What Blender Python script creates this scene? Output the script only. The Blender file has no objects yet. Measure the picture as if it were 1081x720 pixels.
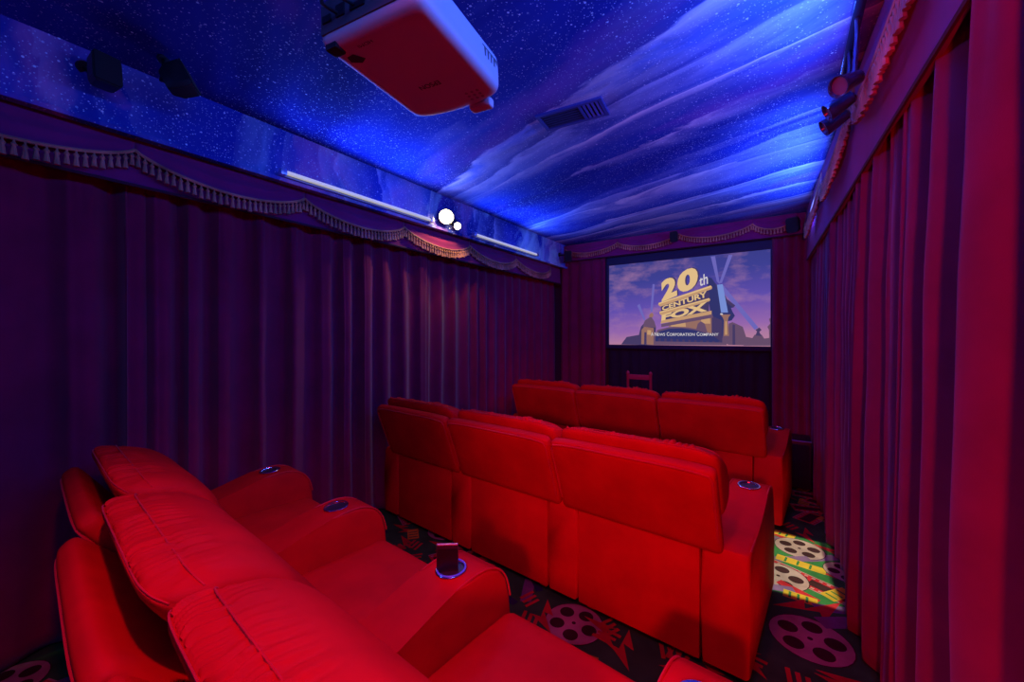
import bpy, bmesh, math, random
from mathutils import Vector, Matrix, noise as mnoise
PI = math.pi
S = bpy.context.scene
COL = S.collection
random.seed(7)

# ------------------------------------------------------------------ materials
def mat(name, color, rough=0.6, metal=0.0, emit=None, strength=0.0, sheen=0.0, spec=0.5, coat=0.0):
    m = bpy.data.materials.new(name); m.use_nodes = True
    b = m.node_tree.nodes['Principled BSDF']
    b.inputs['Base Color'].default_value = (*color, 1)
    b.inputs['Roughness'].default_value = rough
    b.inputs['Metallic'].default_value = metal
    b.inputs['Specular IOR Level'].default_value = spec
    b.inputs['Sheen Weight'].default_value = sheen
    b.inputs['Coat Weight'].default_value = coat
    if emit:
        b.inputs['Emission Color'].default_value = (*emit, 1)
        b.inputs['Emission Strength'].default_value = strength
    return m

class NT:
    def __init__(s, m): s.t = m.node_tree; s.n = s.t.nodes; s.b = s.n['Principled BSDF']
    def new(s, k, **kw):
        n = s.n.new(k)
        for a, v in kw.items(): setattr(n, a, v)
        return n
    def link(s, a, b): s.t.links.new(a, b)
    def math(s, op, a, b=None, clamp=False):
        n = s.new('ShaderNodeMath', operation=op); n.use_clamp = clamp
        for i, v in enumerate((a, b)):
            if v is None: continue
            if isinstance(v, (int, float)): n.inputs[i].default_value = v
            else: s.link(v, n.inputs[i])
        return n.outputs[0]
    def ramp(s, fac, stops):
        n = s.new('ShaderNodeValToRGB'); r = n.color_ramp
        while len(r.elements) < len(stops): r.elements.new(0.5)
        for e, (p, c) in zip(r.elements, stops): e.position = p; e.color = (*c, 1)
        s.link(fac, n.inputs[0]); return n.outputs[0]
    def mix(s, fac, a, b, mode='MIX'):
        n = s.new('ShaderNodeMix', data_type='RGBA', blend_type=mode)
        for sock, v in ((n.inputs[0], fac), (n.inputs[6], a), (n.inputs[7], b)):
            if isinstance(v, (int, float)): sock.default_value = v
            elif isinstance(v, tuple): sock.default_value = (*v, 1)
            else: s.link(v, sock)
        return n.outputs[2]
    def noise(s, vec, scale, detail=4, rough=0.55, dist=0.0):
        n = s.new('ShaderNodeTexNoise'); s.link(vec, n.inputs['Vector'])
        n.inputs['Scale'].default_value = scale; n.inputs['Detail'].default_value = detail
        n.inputs['Roughness'].default_value = rough; n.inputs['Distortion'].default_value = dist
        return n.outputs['Fac'], n.outputs['Color']

def fabric(name, base, scale=60, var=0.12, bump=0.15, rough=0.75, sheen=0.1, spec=0.25):
    m = mat(name, base, rough, sheen=sheen, spec=spec); t = NT(m)
    tc = t.new('ShaderNodeTexCoord')
    f1, _ = t.noise(tc.outputs['Object'], 6, 3)
    lo = tuple(c * (1 - var) for c in base); hi = tuple(min(1, c * (1 + var)) for c in base)
    t.link(t.ramp(f1, [(0.3, lo), (0.7, hi)]), t.b.inputs['Base Color'])
    f2, _ = t.noise(tc.outputs['Object'], scale * 6, 2)
    bp = t.new('ShaderNodeBump'); bp.inputs['Strength'].default_value = bump; bp.inputs['Distance'].default_value = 0.002
    t.link(f2, bp.inputs['Height']); t.link(bp.outputs[0], t.b.inputs['Normal'])
    return m

M = {}
M['seat'] = fabric('red_upholstery', (0.62, 0.009, 0.010), rough=0.6, sheen=0.0, spec=0.12)
M['pipe'] = fabric('red_piping', (0.62, 0.013, 0.018), rough=0.5)
M['velvet'] = fabric('burgundy_velvet', (0.23, 0.007, 0.058), rough=0.85, sheen=0.25, spec=0.1)
M['valance'] = fabric('burgundy_valance', (0.24, 0.015, 0.11), rough=0.8, sheen=0.2, spec=0.1)
M['black_cloth'] = fabric('black_masking_cloth', (0.025, 0.015, 0.025), rough=0.9)
M['fringe'] = fabric('gold_red_fringe', (0.50, 0.20, 0.11), rough=0.55, spec=0.4, var=0.5)
M['hem'] = fabric('dark_hem', (0.05, 0.012, 0.03), rough=0.8)
M['chrome'] = mat('chrome', (0.8, 0.8, 0.8), 0.12, 1.0)
M['steel_cup'] = mat('steel_cup', (0.10, 0.10, 0.105), 0.4, 0.8)
M['black'] = mat('black_plastic', (0.012, 0.012, 0.014), 0.45)
M['grille'] = mat('black_grille', (0.008, 0.008, 0.01), 0.9)
M['white_plastic'] = mat('white_plastic', (0.62, 0.60, 0.60), 0.4)
M['grey_plastic'] = mat('grey_plastic', (0.10, 0.09, 0.10), 0.5)
M['lens_glass'] = mat('lens_glass', (0.35, 0.22, 0.30), 0.08, 0.3, coat=1.0)
M['faint_ink'] = mat('faint_ink', (0.33, 0.31, 0.31), 0.5)
M['dark_ink'] = mat('dark_ink', (0.05, 0.045, 0.05), 0.6)
M['can'] = mat('blue_black_enamel', (0.06, 0.09, 0.20), 0.2, 0.4, coat=0.6)
M['tube'] = mat('fluorescent_tube', (0.7, 0.7, 0.66), 0.4, emit=(0.66, 0.66, 0.55), strength=0.55)
M['tube_cap'] = mat('tube_end_cap', (0.6, 0.6, 0.75), 0.3, 0.8)
M['channel'] = mat('light_channel', (0.25, 0.3, 0.6), 0.5)
M['warm'] = mat('warm_lamp_face', (1, 0.9, 0.7), 0.4, emit=(1.0, 0.80, 0.48), strength=14)
M['led'] = mat('blue_led', (0.1, 0.1, 0.4), 0.4, emit=(0.06, 0.05, 1.0), strength=0.35)
M['phone'] = mat('phone_body', (0.03, 0.012, 0.02), 0.4)
M['gold'] = mat('warm_lit_edge', (0.95, 0.75, 0.50), 0.3, 0.5)  # warm light caught on the phone's top edge, put into the colour
M['wood'] = mat('red_brown_wood', (0.42, 0.03, 0.06), 0.5)
M['wall'] = mat('dark_wall_paint', (0.05, 0.03, 0.06), 0.8)
M['frame'] = mat('black_felt_frame', (0.012, 0.016, 0.045), 0.7)

def mural(name, sx, sy, vert=False):
    """painted galaxy mural: navy ground, long cloud bands, pink and green nebula, star speckle"""
    m = mat(name, (0.03, 0.06, 0.4), 0.8, spec=0.1); t = NT(m)
    tc = t.new('ShaderNodeTexCoord')
    m0 = t.new('ShaderNodeMapping'); t.link(tc.outputs['Object'], m0.inputs[0])
    m0.inputs['Rotation'].default_value = (0, 0, 0.30 if not vert else 0)
    mp = t.new('ShaderNodeMapping'); t.link(m0.outputs[0], mp.inputs[0])
    mp.inputs['Scale'].default_value = (sx, sy, 1.0 if not vert else 0.7)
    if vert: mp.inputs['Rotation'].default_value = (0.5, 0, 0)
    mp.inputs['Location'].default_value = (3.1, 0.4, 1.7)
    # domain warp
    def warp(vec, scale, detail, amt):
        _, wc = t.noise(vec, scale, detail)
        sub = t.new('ShaderNodeVectorMath', operation='SUBTRACT'); t.link(wc, sub.inputs[0]); sub.inputs[1].default_value = (0.5, 0.5, 0.5)
        sc = t.new('ShaderNodeVectorMath', operation='SCALE'); t.link(sub.outputs[0], sc.inputs[0]); sc.inputs['Scale'].default_value = amt
        add = t.new('ShaderNodeVectorMath', operation='ADD'); t.link(vec, add.inputs[0]); t.link(sc.outputs[0], add.inputs[1])
        return add.outputs[0]
    wv = warp(mp.outputs[0], 0.9, 2, 1.1)
    wv = warp(wv, 2.4, 7, 0.50)
    sx_ = t.new('ShaderNodeSeparateXYZ'); t.link(wv, sx_.inputs[0])
    along = sx_.outputs[1] if not vert else t.math('ADD', t.math('MULTIPLY', sx_.outputs[1], 1.3), sx_.outputs[2])
    base, _ = t.noise(mp.outputs[0], 1.0, 4)
    sky = t.ramp(base, [(0.32, (0.010, 0.015, 0.17)), (0.5, (0.018, 0.04, 0.36)), (0.68, (0.03, 0.09, 0.55))])
    # layered cloud bands: a bright crest that fades away below itself
    gate_n, _ = t.noise(wv, 0.75, 4, 0.5)
    if not vert:      # the painter put most of the cloud bands towards the screen end
        sp_ = t.new('ShaderNodeSeparateXYZ'); t.link(tc.outputs['Object'], sp_.inputs[0])
        yy = t.math('ADD', t.math('MULTIPLY', t.math('SUBTRACT', sp_.outputs[1], 2.3), 0.05), t.math('MULTIPLY', t.math('ADD', sp_.outputs[0], 1.1), 0.045))
        gate_n = t.math('ADD', gate_n, t.math('MINIMUM', t.math('MAXIMUM', yy, -0.10), 0.09))
    gate = t.ramp(gate_n, [(0.45, (0, 0, 0)), (0.60, (1, 1, 1))])
    for fr, off, amt, colr in ((0.62, 0.13, 0.9, (0.10, 0.30, 0.90)), (1.0, 0.62, 0.9, (0.60, 0.75, 1.0)), (1.55, 0.31, 0.9, (1.0, 1.0, 1.0))):
        saw = t.math('FRACT', t.math('ADD', t.math('MULTIPLY', along, fr), off))
        prof = t.ramp(saw, [(0.0, (0, 0, 0)), (0.025, (1, 1, 1)), (0.13, (.5, .5, .5)), (0.5, (.12, .12, .12)), (0.9, (0, 0, 0))])
        bk, _ = t.noise(wv, 1.6 + fr, 6, 0.6)
        brk = t.ramp(bk, [(0.38, (.2, .2, .2)), (0.54, (1, 1, 1))])
        k_ = t.math('MULTIPLY', t.math('MULTIPLY', prof, gate), t.math('MULTIPLY', brk, amt))
        if vert:
            ys0 = t.new('ShaderNodeSeparateXYZ'); t.link(tc.outputs['Object'], ys0.inputs[0])
            k_ = t.math('MULTIPLY', k_, t.ramp(t.math('MULTIPLY', ys0.outputs[1], .5), [(0.2, (.15, .15, .15)), (0.8, (.8, .8, .8))]))
        sky = t.mix(k_, sky, colr)
    # nebula tints
    p, _ = t.noise(mp.outputs[0], 0.9, 4)
    pk = t.math('MULTIPLY', t.ramp(p, [(0.56, (0, 0, 0)), (0.70, (1, 1, 1))]), 0.45)
    sky = t.mix(pk, sky, (0.60, 0.20, 0.65))
    if vert:
        q, _ = t.noise(wv, 1.3, 6)
        gk = t.math('MULTIPLY', t.ramp(q, [(0.50, (0, 0, 0)), (0.58, (1, 1, 1))]), 0.7)
        ys = t.new('ShaderNodeSeparateXYZ'); t.link(tc.outputs['Object'], ys.inputs[0])
        gk = t.math('MULTIPLY', gk, t.ramp(t.math('MULTIPLY', ys.outputs[1], .5), [(0.45, (0, 0, 0)), (0.75, (1, 1, 1))]))
        sky = t.mix(gk, sky, (0.55, 0.95, 0.85))
        pq, _ = t.noise(wv, 0.8, 5)
        sky = t.mix(t.math('MULTIPLY', t.ramp(pq, [(0.54, (0, 0, 0)), (0.64, (1, 1, 1))]), 0.6), sky, (0.95, 0.30, 0.50))
    # stars
    for scl, rad, amt in ((30, 0.12, 1.0), (62, 0.16, 0.9), (100, 0.19, 0.8)):
        v = t.new('ShaderNodeTexVoronoi'); t.link(tc.outputs['Object'], v.inputs['Vector']); v.inputs['Scale'].default_value = scl
        hit = t.math('LESS_THAN', v.outputs['Distance'], rad * 1.2)
        sep = t.new('ShaderNodeSeparateColor'); t.link(v.outputs['Color'], sep.inputs[0])
        dn, _ = t.noise(tc.outputs['Object'], 1.1, 3)
        some = t.math('LESS_THAN', sep.outputs[0], t.math('MULTIPLY', dn, 1.1))
        k = t.math('MULTIPLY', t.math('MULTIPLY', hit, some), t.math('MULTIPLY', sep.outputs[1], amt))
        sky = t.mix(k, sky, (0.80, 0.95, 1.0))
    t.link(sky, t.b.inputs['Base Color'])
    return m
M['mural'] = mural('galaxy_mural', 0.45, 1.7)
M['mural_side'] = mural('galaxy_mural_side', 1, 1.1, True)

# ------------------------------------------------------------------ helpers
def tag(o, label=None, cat=None, group=None, kind=None):
    if label: o['label'] = label
    if cat: o['category'] = cat
    if group: o['group'] = group
    if kind: o['kind'] = kind
    return o
def thing(name, label, cat, loc=(0, 0, 0), rz=0, group=None):
    o = bpy.data.objects.new(name, None); COL.objects.link(o); o.empty_display_size = 0.1
    o.location = loc; o.rotation_euler = (0, 0, rz)
    return tag(o, label, cat, group)
def obj(name, bm, mats, parent=None, smooth=35, kind=None):
    me = bpy.data.meshes.new(name)
    bmesh.ops.recalc_face_normals(bm, faces=bm.faces)
    bm.to_mesh(me); bm.free()
    for m in (mats if isinstance(mats, (list, tuple)) else [mats]): me.materials.append(m)
    if smooth:
        me.polygons.foreach_set('use_smooth', [True] * len(me.polygons))
        me.set_sharp_from_angle(angle=math.radians(smooth))
    o = bpy.data.objects.new(name, me); COL.objects.link(o)
    if parent: o.parent = parent
    if kind: o['kind'] = kind
    return o
def copy_tree(o, parent=None):
    c = o.copy(); COL.objects.link(c)
    if parent: c.parent = parent
    for ch in list(o.children): copy_tree(ch, c)
    return c
def merge(bm, other_fn): other_fn(bm)
def rbox(bm, c, h, r, n=6, fn=None, mi=0):
    """rounded box, centre c, half sizes h, corner radius r; fn displaces each point"""
    vmap = {}
    def pt(i, j, k):
        key = (i, j, k)
        if key in vmap: return vmap[key]
        p = Vector([(2 * q / n - 1) * hh for q, hh in zip(key, h)])
        # pull samples towards the rim so that the radius is well shaped
        q = Vector()
        for a in range(3):
            u = 2 * key[a] / n - 1
            u = math.copysign(1 - (1 - abs(u)) ** 1.6, u)
            q[a] = u * h[a]
        inner = Vector([max(-(hh - r), min(hh - r, v)) for v, hh in zip(q, h)])
        d = q - inner
        if d.length > 1e-9: q = inner + d.normalized() * r
        nrm = d.normalized() if d.length > 1e-9 else Vector((0, 0, 1))
        q = q + Vector(c)
        if fn: q = fn(q, nrm)
        v = bm.verts.new(q); vmap[key] = v; return v
    for ax in range(3):
        a, b = (ax + 1) % 3, (ax + 2) % 3
        for side in (0, n):
            for i in range(n):
                for j in range(n):
                    ks = []
                    for (di, dj) in ((0, 0), (1, 0), (1, 1), (0, 1)):
                        k = [0, 0, 0]; k[ax] = side; k[a] = i + di; k[b] = j + dj
                        ks.append(pt(*k))
                    try:
                        f = bm.faces.new(ks); f.material_index = mi
                    except ValueError: pass
def box(bm, lo, hi, mi=0, bev=0.0):
    vs = [bm.verts.new((x, y, z)) for x in (lo[0], hi[0]) for y in (lo[1], hi[1]) for z in (lo[2], hi[2])]
    fs = []
    for q in ((0, 1, 3, 2), (4, 6, 7, 5), (0, 4, 5, 1), (2, 3, 7, 6), (0, 2, 6, 4), (1, 5, 7, 3)):
        f = bm.faces.new([vs[i] for i in q]); f.material_index = mi; fs.append(f)
    if bev:
        es = list({e for f in fs for e in f.edges})
        r = bmesh.ops.bevel(bm, geom=es, offset=bev, segments=2, affect='EDGES', profile=0.6)
        for f in r['faces']: f.material_index = mi
def tube(bm, pts, r, n=8, closed=False, mi=0):
    pts = [Vector(p) for p in pts]; rings = []
    N = len(pts)
    for i, p in enumerate(pts):
        if closed: d = pts[(i + 1) % N] - pts[i - 1]
        else: d = pts[min(i + 1, N - 1)] - pts[max(i - 1, 0)]
        d.normalize()
        up = Vector((0, 0, 1)) if abs(d.z) < 0.9 else Vector((1, 0, 0))
        a = d.cross(up).normalized(); b = a.cross(d)
        rr = r[i] if isinstance(r, (list, tuple)) else r
        rings.append([bm.verts.new(p + a * rr * math.cos(2 * PI * k / n) + b * rr * math.sin(2 * PI * k / n)) for k in range(n)])
    for i in range(N if closed else N - 1):
        A, B = rings[i], rings[(i + 1) % N]
        for k in range(n):
            f = bm.faces.new((A[k], A[(k + 1) % n], B[(k + 1) % n], B[k])); f.material_index = mi
    if not closed:
        for R in (rings[0], rings[-1]):
            f = bm.faces.new(R); f.material_index = mi
def lathe(bm, prof, n=24, mat4=Matrix.Identity(4), mi=0, cap=True):
    rings = []
    for (r, z) in prof:
        rings.append([bm.verts.new(mat4 @ Vector((r * math.cos(2 * PI * k / n), r * math.sin(2 * PI * k / n), z))) for k in range(n)])
    for A, B in zip(rings, rings[1:]):
        for k in range(n):
            f = bm.faces.new((A[k], A[(k + 1) % n], B[(k + 1) % n], B[k])); f.material_index = mi
    if cap:
        for R in (rings[0], rings[-1]):
            f = bm.faces.new(R); f.material_index = mi
def prism_x(bm, prof, x0, x1, bev=0.0, seg=3, mi=0):
    A = [bm.verts.new((x0, y, z)) for y, z in prof]; B = [bm.verts.new((x1, y, z)) for y, z in prof]
    fa = bm.faces.new(A); fb = bm.faces.new(B[::-1])
    for i in range(len(prof)):
        j = (i + 1) % len(prof); bm.faces.new((A[i], B[i], B[j], A[j]))
    if bev:
        es = list(set(fa.edges) | set(fb.edges))
        bmesh.ops.bevel(bm, geom=es, offset=bev, segments=seg, affect='EDGES', profile=0.5, clamp_overlap=True)
def catmull(P, m, closed=False):
    P = [Vector((*p, 0)) if len(p) == 2 else Vector(p) for p in P]; out = []; N = len(P)
    segs = N if closed else N - 1
    for i in range(segs):
        g = (lambda k: P[k % N]) if closed else (lambda k: P[max(0, min(N - 1, k))])
        p0, p1, p2, p3 = g(i - 1), g(i), g(i + 1), g(i + 2)
        for j in range(m):
            t = j / m
            out.append(0.5 * ((2 * p1) + (p2 - p0) * t + (2 * p0 - 5 * p1 + 4 * p2 - p3) * t * t + (3 * p1 - p0 - 3 * p2 + p3) * t ** 3))
    if not closed: out.append(P[-1])
    return out
def n1(x, seed=0): return mnoise.noise(Vector((x, seed * 7.31 + 0.37, 1.9)))
def text_mesh(s, size=1.0, bold=0.0):
    cu = bpy.data.curves.new('lettering', 'FONT'); cu.body = s; cu.size = size; cu.offset = bold
    cu.align_x = 'LEFT'; cu.resolution_u = 4
    o = bpy.data.objects.new('lettering', cu); COL.objects.link(o)
    dg = bpy.context.evaluated_depsgraph_get()
    me = bpy.data.meshes.new_from_object(o.evaluated_get(dg))
    vs = [v.co.copy() for v in me.vertices]; fs = [list(p.vertices) for p in me.polygons]
    bpy.data.objects.remove(o); bpy.data.curves.remove(cu); bpy.data.meshes.remove(me)
    return vs, fs
def add_text(bm, s, fn, mi=0, bold=0.0):
    """fn maps unit text box (0..1, 0..1) to a point"""
    vs, fs = text_mesh(s, 1.0, bold)
    x0 = min(v.x for v in vs); x1 = max(v.x for v in vs); y0 = min(v.y for v in vs); y1 = max(v.y for v in vs)
    bv = [bm.verts.new(fn((v.x - x0) / (x1 - x0), (v.y - y0) / (y1 - y0))) for v in vs]
    for f in fs:
        try:
            q = bm.faces.new([bv[i] for i in f]); q.material_index = mi
        except ValueError: pass

# ------------------------------------------------------------------ room (metres, screen wall towards +Y)
EYE = 1.40
ZC = 2.66               # ceiling
XL, XR, YB, YF = -2.86, 0.52, -1.35, 5.12
SOF = -2.53             # painted strip over the left wall
def structure(name, bm, m, label=None):
    return tag(obj(name, bm, m, smooth=0), label, None, None, 'structure')
bm = bmesh.new(); box(bm, (XL, YB, ZC), (XR, YF, ZC + 0.1)); structure('ceiling', bm, M['mural'])
bm = bmesh.new(); box(bm, (XL - 0.1, YB, 0), (XL, YF, ZC)); structure('wall_left', bm, M['wall'])
bm = bmesh.new(); box(bm, (XR, YB, 0), (XR + 0.1, YF, ZC)); structure('wall_right', bm, M['wall'])
bm = bmesh.new(); box(bm, (XL, YF, 0), (XR, YF + 0.1, ZC)); structure('wall_front', bm, M['wall'])
bm = bmesh.new(); box(bm, (XL, YB - 0.1, 0), (XR, YB, ZC)); structure('wall_back', bm, M['wall'])
bm = bmesh.new(); box(bm, (XL, YB, 2.36), (SOF, YF, ZC)); structure('trim_1', bm, M['mural_side'])
bm = bmesh.new(); box(bm, (SOF - 0.02, YB, 2.335), (SOF + 0.03, YF, 2.36), bev=0.004); structure('trim_2', bm, M['mural_side'])

# carpet: one mesh, the printed pattern inlaid as coloured fields
def carpet(col, name):
    m = fabric(name, col, scale=120, var=0.3, bump=0.5, rough=0.95, sheen=0.0, spec=0.05); return m
CM = [carpet((0.03, 0.15, 0.03), 'carpet_green'), carpet((0.34, 0.02, 0.02), 'carpet_red'), carpet((0.42, 0.30, 0.02), 'carpet_yellow'),
      carpet((0.30, 0.23, 0.15), 'carpet_beige'), carpet((0.035, 0.015, 0.012), 'carpet_brown'), carpet((0.15, 0.09, 0.14), 'carpet_mauve'),
      carpet((0.02, 0.02, 0.05), 'carpet_navy')]
bm = bmesh.new(); box(bm, (XL, YB, -0.1), (XR, YF, 0))
LV = [0]
def fpoly(pts, mi):
    LV[0] += 1; z = 0.0003 + 0.0000015 * LV[0]
    try: bm.faces.new([bm.verts.new((x, y, z)) for x, y in pts]).material_index = mi
    except ValueError: pass
def disc(cx, cy, rx, ry, a, mi, n=20):
    ca, sa = math.cos(a), math.sin(a)
    fpoly([(cx + rx * math.cos(t) * ca - ry * math.sin(t) * sa, cy + rx * math.cos(t) * sa + ry * math.sin(t) * ca)
           for t in [2 * PI * k / n for k in range(n)]], mi)
def rect(cx, cy, L, W, a, mi):
    ca, sa = math.cos(a), math.sin(a)
    fpoly([(cx + u * ca - v * sa, cy + u * sa + v * ca) for u, v in ((-L / 2, -W / 2), (L / 2, -W / 2), (L / 2, W / 2), (-L / 2, W / 2))], mi)
def reel(cx, cy, r, a=0):
    disc(cx, cy, r, r, 0, 4, 28); disc(cx, cy, r * 0.97, r * 0.97, 0, 3, 28)
    for k in range(5):
        t = a + 2 * PI * k / 5
        disc(cx + 0.57 * r * math.cos(t), cy + 0.57 * r * math.sin(t), r * 0.25, r * 0.25, 0, 4)
    disc(cx, cy, r * 0.07, r * 0.07, 0, 4, 12)
def strip(cx, cy, L, a):
    rect(cx, cy, L, 0.15, a, 3); rect(cx, cy, L, 0.135, a, 1)
    n = int(L / 0.035); ca, sa = math.cos(a), math.sin(a)
    for k in range(n):
        u = -L / 2 + (k + .5) * L / n
        for v in (-.054, .054): rect(cx + u * ca - v * sa, cy + u * sa + v * ca, 0.017, 0.014, a, 3)
    m_ = max(1, int(L / 0.12))
    for k in range(m_):
        u = -L / 2 + (k + .5) * L / m_; rect(cx + u * ca, cy + u * sa, L / m_ * 0.84, 0.07, a, 4)
def ticket(cx, cy, L, a):
    rect(cx, cy, L, 0.075, a, 2)
    ca, sa = math.cos(a), math.sin(a)
    for k in (-.3, -.05, .2): rect(cx + L * k * ca, cy + L * k * sa, 0.012, 0.06, a, 0)
def zig(cx, cy, s, a, mi):
    ca, sa = math.cos(a), math.sin(a)
    P = [(0, 0), (.12, .05), (.10, .0), (.24, .06), (.13, -.06), (.14, -.01)]
    fpoly([(cx + s * (x * ca - y * sa), cy + s * (x * sa + y * ca)) for x, y in P], mi)
# the part of the pattern seen in the lit aisle
zig(-0.14, 3.38, 1.3, -0.3, 1); zig(0.13, 3.36, 1.2, -.5, 1); rect(-.10, 3.30, .16, .05, .2, 5); rect(.18, 3.17, .2, .06, .7, 5)
ticket(-.03, 3.41, .16, -.2); reel(0.07, 3.24, 0.14, .3); rect(.03, 3.06, .22, .06, .6, 5)
zig(.15, 2.98, 1.1, -.2, 1); ticket(0.07, 3.02, 0.25, -0.16); reel(.30, 3.06, .12, .8)
strip(.04, 2.86, .62, -.42); reel(-.04, 2.80, 0.15, .1); ticket(.23, 2.78, .17, .9)
rect(.05, 2.69, .2, .05, -.5, 1); rect(-.05, 2.66, .18, .06, .3, 5); ticket(.06, 2.63, .15, -.05); rect(.21, 2.62, .2, .06, .4, 5)
reel(.09, 2.30, .165, .2)
zig(-.06, 2.48, 1.5, .4, 1); zig(.1, 2.1, 1.5, -.2, 1); rect(.2, 2.5, .16, .08, .6, 5)
random.seed(21)
for iy in range(-7, 27):
    for ix in range(-15, 3):
        x, y = ix * 0.19 + random.uniform(-.06, .06) + 0.1, iy * 0.19 + random.uniform(-.06, .06)
        if x < XL + .2 or x > XR - .2 or (-.35 < x < .40 and 2.1 < y < 3.6) or y > YF - .2 or y < YB + .2: continue
        k = random.random(); a = random.uniform(0, PI)
        if k < .12: reel(x, y, .12 + random.random() * .04, a)
        elif k < .30: strip(x, y, .22, a)
        elif k < .42: ticket(x, y, .14, a)
        elif k < .85:
            zig(x, y, 1.0, a * 2, 1)
            for q in range(3): rect(x + .09 * math.cos(a + 1.57) + .035 * q * math.cos(a), y + .09 * math.sin(a + 1.57) + .035 * q * math.sin(a), .018, .09, a + .3, 1)
        else: rect(x, y, .2, .06, a, 5); rect(x, y + .08, .16, .04, a + .4, 6)
tag(obj('floor', bm, CM, smooth=0), 'patterned cinema carpet with film reels', None, None, 'structure')

# ------------------------------------------------------------------ recliners
PITCH, SW, AW = 0.775, 0.59, 0.185
HINGE = (0.03, 0.53)
def puff(c, h, amt):
    def fn(p, n):
        u = (p.x - c[0]) / h[0]; v = (p.y - c[1]) / h[1]
        k = max(0, 1 - u * u) * max(0, 1 - v * v)
        if n.z > 0.3: p = p + Vector((0, 0, amt * k + 0.003 * mnoise.noise(Vector((p.x * 9, p.y * 9, 2)))))
        return p
    return fn
def mesh_seat():
    b = bmesh.new(); c, h = (0, 0.46, 0.375), (SW / 2 - .004, 0.31, 0.075)
    rbox(b, c, h, 0.045, 14, puff(c, h, 0.022)); return b
def mesh_base():
    b = bmesh.new()
    box(b, (-SW / 2 + .003, 0.0, 0.03), (SW / 2 - .003, 0.05, 0.535), bev=0.012)
    box(b, (-SW / 2 + .006, 0.04, 0.05), (SW / 2 - .006, 0.66, 0.31), bev=0.01)
    for x in (-.24, .24):
        for y in (.06, .58): box(b, (x - .02, y - .02, 0), (x + .02, y + .02, .06))
    return b
def mesh_footrest():
    b = bmesh.new()
    rbox(b, (0, .70, .185), (SW / 2 - .01, .04, .12), .03, 8); return b
def mesh_shell():
    b = bmesh.new(); h = (PITCH / 2 - .006, .03, .205)
    def fn(p, n):
        k = 1 - ((p.z - .19) / .21) ** 2
        u = p.x / h[0]
        p = p + Vector((0, -0.006 * max(0, k) * (1 - u * u), 0))
        p.z -= 0.012 * abs(u) ** 6 if p.z > .3 else 0
        return p
    rbox(b, (0, -.015, .185), h, .024, 12, fn); return b
def mesh_shell_piping():
    b = bmesh.new(); w = PITCH / 2 - .03
    tube(b, [(-w - .012, -.043, .05), (-w - .012, -.046, .34)] + [(x, -.045, .376 - .012 * abs(x / w) ** 6) for x in [w * (k / 12 - 1) for k in range(25)]] + [(w + .012, -.046, .34), (w + .012, -.043, .05)], .0045, 6)
    return b
HEADP = [(.035, .10), (.030, .28), (.036, .395), (.060, .418), (.100, .398), (.150, .350), (.200, .285), (.228, .20), (.225, .12), (.19, .065), (.10, .05)]
def mesh_headrest():
    b = bmesh.new(); prof = catmull(HEADP, 6, True); m = len(prof); W = PITCH / 2 - .010; NX = 220
    cen = Vector((.12, .22, 0)); rings = []
    for i in range(NX + 1):
        u = -1 + 2 * i / NX
        u = math.copysign(1 - (1 - abs(u)) ** 1.25, u); x = u * W
        e = (1 - abs(u) ** 9) ** (1 / 3.2) if abs(u) < 1 else 0
        e = 0.42 + 0.58 * e
        ring = []
        for j, p in enumerate(prof):
            q = cen + (p - cen) * e
            t = j / m            # ruched band runs over the top from rear piping to front stitch
            nrm = (prof[(j + 1) % m] - prof[j - 1]).normalized(); nrm = Vector((-nrm.y, nrm.x, 0)) 
            if nrm.dot(p - cen) < 0: nrm = -nrm
            band = max(0, 1 - abs((t - 0.325) / 0.082) ** 4) if abs(t - .325) < .082 else 0
            band2 = max(0, 1 - ((t - 0.44) / 0.06) ** 2) if abs(t - .44) < .06 else 0
            w = n1(x * 40 + .7 * n1(t * 12 + x * 5, 4) + t * 6, 2)
            dsp = (band * (0.014 * (abs(w) * 2 - .6)) + band2 * 0.010 * w) * min(1, 9 * (1 - abs(u)))
            dsp += 0.006 * n1(x * 4, 3) * (1 if .2 < t < .7 else 0.3)
            for st in (0.245, 0.405):      # stitched seams sink
                dsp -= 0.005 * math.exp(-((t - st) / 0.007) ** 2)
            q = q + nrm * dsp
            ring.append(b.verts.new((x, q.x, q.y)))
        rings.append(ring)
    for A, B in zip(rings, rings[1:]):
        for k in range(m): b.faces.new((A[k], A[(k + 1) % m], B[(k + 1) % m], B[k]))
    b.faces.new(rings[0]); b.faces.new(rings[-1]); return b
def mesh_head_stitch():
    b = bmesh.new(); prof = catmull(HEADP, 6, True); m = len(prof); cen = Vector((.12, .22, 0))
    for st in (.245, .405):
        p = prof[int(st * m)]; pts = []
        for k in range(61):
            u = -0.97 + 1.94 * k / 60; e = .42 + .58 * (1 - abs(u) ** 9) ** (1 / 3.2)
            q = cen + (p - cen) * e * 1.004; pts.append((u * (PITCH / 2 - .010), q.x, q.y))
        tube(b, pts, .0020, 5)
    return b
def mesh_back():
    b = bmesh.new()
    rbox(b, (0, .105, .0), (SW / 2 - .004, .085, .16), .06, 12, lambda p, n: p + Vector((0, .02 * (1 - (p.x / .3) ** 2) if n.y > .3 else 0, 0)))
    return b
ARMP = [(0, .035), (0, .30), (0, .50), (.012, .525), (.04, .535), (.18, .54), (.32, .558), (.44, .592), (.52, .612), (.60, .622), (.67, .617), (.73, .59), (.77, .54), (.79, .47), (.795, .36), (.795, .035)]
def arm_z(y):
    for (a, za), (c, zc) in zip(ARMP[3:], ARMP[4:]):
        if a <= y <= c: return za + (zc - za) * (y - a) / (c - a)
    return .6
CUPY = 0.585
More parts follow.
